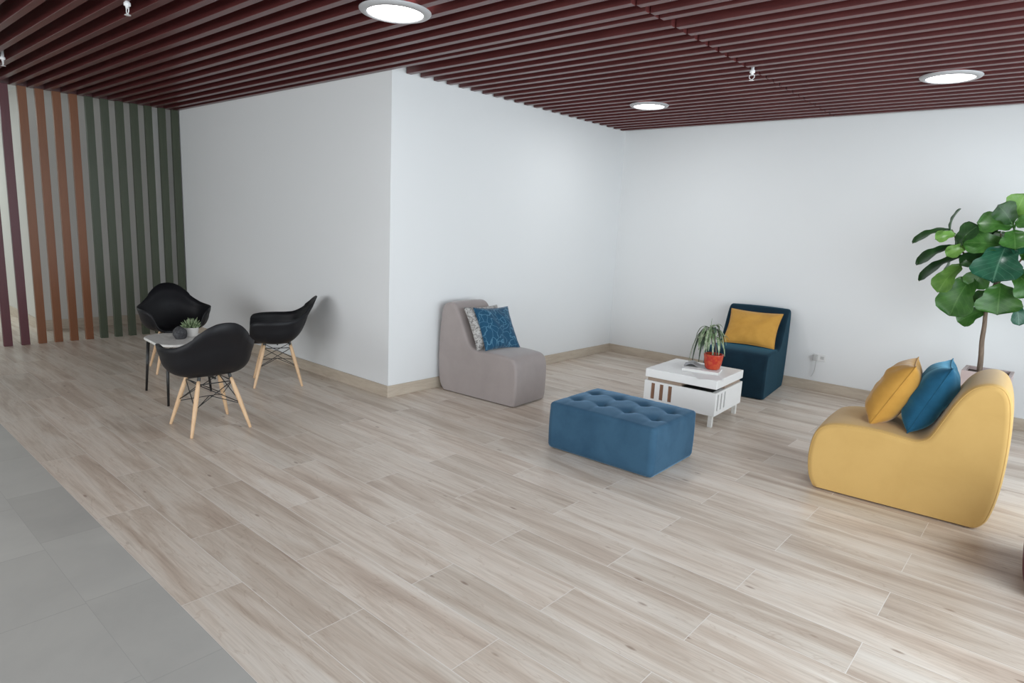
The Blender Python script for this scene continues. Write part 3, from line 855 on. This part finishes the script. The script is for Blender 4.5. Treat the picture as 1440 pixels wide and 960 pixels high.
# ------------------------------------------------------------------ fiddle-leaf fig in its planter
def fig_leaf_bm(Bp, Tp, width, face, curl=.12, cup=.10, seed=0):
    Bp = Vector(Bp); Tp = Vector(Tp); ax = Tp-Bp; ln = ax.length; ax.normalize()
    nz = Vector(face); nz = (nz - ax*nz.dot(ax)).normalized(); sd = ax.cross(nz).normalized()
    nu, nv = 20, 10; bm = bmesh.new(); uv = bm.loops.layers.uv.new('UVMap'); g = {}; uvs = {}
    W = [(0, .02), (.05, .14), (.18, .55), (.32, .62), (.45, .66), (.62, .92), (.76, 1.0), (.88, .86), (.96, .5), (1.0, .05)]
    for i in range(nu+1):
        t = i/nu; ww = lerp_tab(W, t)*width/2
        for j in range(nv+1):
            v = -1+2*j/nv
            wav = .022*width*8*math.sin(t*19+seed+v*2)*abs(v)**2*.35
            h = curl*ln*math.sin(PI*t) + cup*width*abs(v)**1.6 + wav*.25 - .06*ln*t*t
            p = Bp + ax*(ln*t) + sd*(ww*v) + nz*h
            vv = bm.verts.new(p); g[i, j] = vv; uvs[vv] = (t, v)
    for i in range(nu):
        for j in range(nv):
            f = bm.faces.new((g[i, j], g[i+1, j], g[i+1, j+1], g[i, j+1]))
            for lp in f.loops: lp[uv].uv = uvs[lp.vert]
    return bm
def fig():
    PX, PY = 4.12, 2.98
    t = thing('fiddle_leaf_fig', 'tall fiddle-leaf fig with broad green leaves behind the yellow lounge chair', 'potted plant', (PX, PY, 0))
    def lo(p): return (p[0]-PX, p[1]-PY, p[2])
    # trunk and branches
    tr = [(4.062, 3.0, .56), (4.056, 2.985, .70), (4.044, 2.97, .84), (4.042, 2.96, .97), (4.036, 2.95, 1.09), (4.045, 2.955, 1.22), (4.07, 2.96, 1.36), (4.10, 2.97, 1.55), (4.12, 2.97, 1.74)]
    bm = bmesh.new(); tube(bm, catmull([lo(p) for p in tr], 4), [.021-.012*i/32 for i in range(33)], 12)
    obj('trunk', bm, M['bark'], t, smooth=True)
    br = [[(4.05, 2.955, 1.24), (3.97, 2.93, 1.36), (3.90, 2.91, 1.46), (3.83, 2.90, 1.54), (3.77, 2.90, 1.63), (3.72, 2.90, 1.73)],
          [(4.06, 2.96, 1.30), (4.13, 2.93, 1.40), (4.20, 2.92, 1.52), (4.24, 2.92, 1.66)],
          [(4.09, 2.965, 1.50), (4.05, 3.03, 1.60), (4.03, 3.10, 1.72)]]
    for b in br:
        bm = bmesh.new(); P = catmull([lo(p) for p in b], 4); tube(bm, P, [.011-.006*i/(len(P)-1) for i in range(len(P))], 8)
        obj('branch', bm, M['bark'], t, smooth=True)
    # leaves: base x,z  tip x,z  width, y at base, y at tip, tone, facing
    Fc = (.12, -1, .35); Up = (.0, -.28, 1); SdU = (-.35, -.45, .8)
    LV = [
     (4.10, 1.84, 4.15, 2.03, .17, 2.97, 2.90, 'light', Fc), (4.12, 1.77, 3.88, 1.80, .17, 2.95, 2.88, 'mid', (.1, -1, .55)),
     (4.10, 1.80, 4.00, 1.94, .16, 2.95, 2.86, 'dark', Fc), (3.71, 1.72, 3.745, 1.91, .13, 2.90, 2.90, 'dark', (-1, -.22, .25)),
     (3.71, 1.73, 3.45, 1.62, .14, 2.90, 2.86, 'dark', (-.25, -.42, .85)), (3.75, 1.70, 3.62, 1.655, .10, 2.88, 2.82, 'light', (.0, -.9, .5)),
     (3.77, 1.60, 3.89, 1.78, .16, 2.90, 2.84, 'dark', (-.6, -.9, .3)), (3.78, 1.60, 3.505, 1.44, .15, 2.90, 2.84, 'dark', (-.28, -.50, .8)),
     (3.85, 1.53, 3.54, 1.31, .15, 2.91, 2.84, 'dark', (-.35, -.45, .8)), (4.10, 1.61, 3.81, 1.64, .19, 2.95, 2.82, 'mid', (.1, -.9, .5)),
     (3.87, 1.61, 3.72, 1.52, .12, 2.88, 2.80, 'light', (-.1, -.7, .6)), (4.02, 1.54, 3.82, 1.46, .14, 2.92, 2.80, 'dark', (0, -.7, .7)),
     (4.09, 1.62, 4.06, 1.34, .30, 2.90, 2.72, 'blue', (-.05, -1, .25)), (3.83, 1.46, 3.69, 1.22, .17, 2.92, 2.84, 'light', (-.45, -.9, .25)),
     (4.00, 1.47, 3.92, 1.27, .17, 2.93, 2.88, 'mid', (-.1, -1, .1)), (3.91, 1.38, 3.80, 1.03, .25, 2.93, 2.86, 'mid', (-.15, -1, .2)),
     (4.03, 1.10, 3.86, .985, .14, 2.95, 2.90, 'mid', (-.1, -1, .35)), (4.01, 1.26, 3.95, 1.12, .15, 2.97, 2.96, 'mid', Fc),
     (4.10, 1.32, 4.12, 1.08, .27, 2.93, 2.84, 'mid', (.05, -1, .1)), (4.21, 1.19, 4.27, 1.01, .10, 2.92, 2.88, 'blue', (.5, -1, .1)),
     (4.09, 1.69, 4.26, 1.60, .18, 2.95, 2.86, 'blue', (.2, -1, .5)), (4.12, 1.80, 4.28, 1.83, .15, 2.95, 2.90, 'mid', Fc),
     (4.19, 1.42, 4.33, 1.25, .20, 2.92, 2.85, 'mid', (.2, -1, .2)), (4.19, 1.55, 4.38, 1.58, .19, 2.92, 2.86, 'mid', (.1, -.9, .5)),
     (3.98, 1.70, 3.94, 1.86, .15, 3.02, 3.05, 'dark', (-.1, -1, .3)), (4.06, 1.50, 3.94, 1.40, .17, 3.05, 3.12, 'mid', (0, -1, .2)),
     (4.13, 1.70, 4.05, 1.55, .19, 3.05, 3.15, 'dark', Fc), (4.12, 1.74, 4.16, 1.60, .18, 2.92, 2.80, 'mid', (.2, -1, .4)),
     (4.24, 1.66, 4.45, 1.74, .20, 2.92, 2.86, 'mid', (.1, -1, .5)), (4.24, 1.64, 4.50, 1.58, .20, 2.92, 2.95, 'dark', (.1, -.8, .6)),
     (4.22, 1.52, 4.46, 1.42, .20, 2.92, 2.86, 'mid', (.3, -.9, .4)), (4.13, 1.82, 4.32, 1.98, .18, 2.97, 3.0, 'light', Fc),
     (4.03, 3.10-1.38, 3.93, 1.66, .18, 3.10, 3.30, 'mid', (0, .3, 1)), (4.05, 1.70, 4.22, 1.60, .19, 3.10, 3.32, 'dark', (0, .3, 1)),
     (4.12, 1.44, 4.26, 1.30, .20, 3.0, 3.2, 'mid', (.2, .4, .9)), (3.80, 1.56, 3.70, 1.40, .16, 2.98, 3.12, 'mid', (-.3, -.6, .8)),
    ]
    for i, (bx_, bz, tx, tz, w_, by, ty, tone, fc) in enumerate(LV):
        bm = fig_leaf_bm(lo((bx_, by, bz)), lo((tx, ty, tz)), w_*1.18, fc, curl=.10, cup=.10, seed=i*1.7)
        o = obj('leaf', bm, M['leaf_'+tone], t, smooth=True)
    # short stalks joining the leaves to the wood
    bm = bmesh.new()
    wood_pts = [Vector(lo(p)) for p in catmull(tr[4:], 5)] + [Vector(lo(p)) for b in br for p in catmull(b, 5)]
    for i, L_ in enumerate(LV):
        p = Vector(lo((L_[0], L_[5], L_[1]))); q = min(wood_pts, key=lambda a: (a-p).length)
        if (p-q).length > .004: tube(bm, [q, q.lerp(p, .5)+Vector((0, 0, .008)), p], [.0045, .0038, .0032], 6)
    obj('leaf_stalks', bm, M['leaf_mid'], t, smooth=True)
    # planter
    p = obj('planter', bmesh.new(), M['taupe_pot'], t)
    bm = bmesh.new(); s = .17; zt = .60; wl = .028
    ring = lambda h_, z: [bm.verts.new((sx*h_, sy*h_, z)) for sx, sy in ((-1, -1), (1, -1), (1, 1), (-1, 1))]
    rs_ = [ring(s*.86, 0), ring(s-.004, zt-.004), ring(s-.004, zt), ring(s-wl, zt), ring(s-wl, zt-.035)]
    for a, b in zip(rs_, rs_[1:]):
        for k in range(4): bm.faces.new((a[k], a[(k+1) % 4], b[(k+1) % 4], b[k]))
    bm.faces.new(rs_[0]); bm.faces.new(rs_[-1]); bmesh.ops.recalc_face_normals(bm, faces=bm.faces); bm.to_mesh(p.data); bm.free()
    obj('soil', bx(-s+wl, s-wl, -s+wl, s-wl, zt-.034, zt-.028), M['soil'], t)
fig()
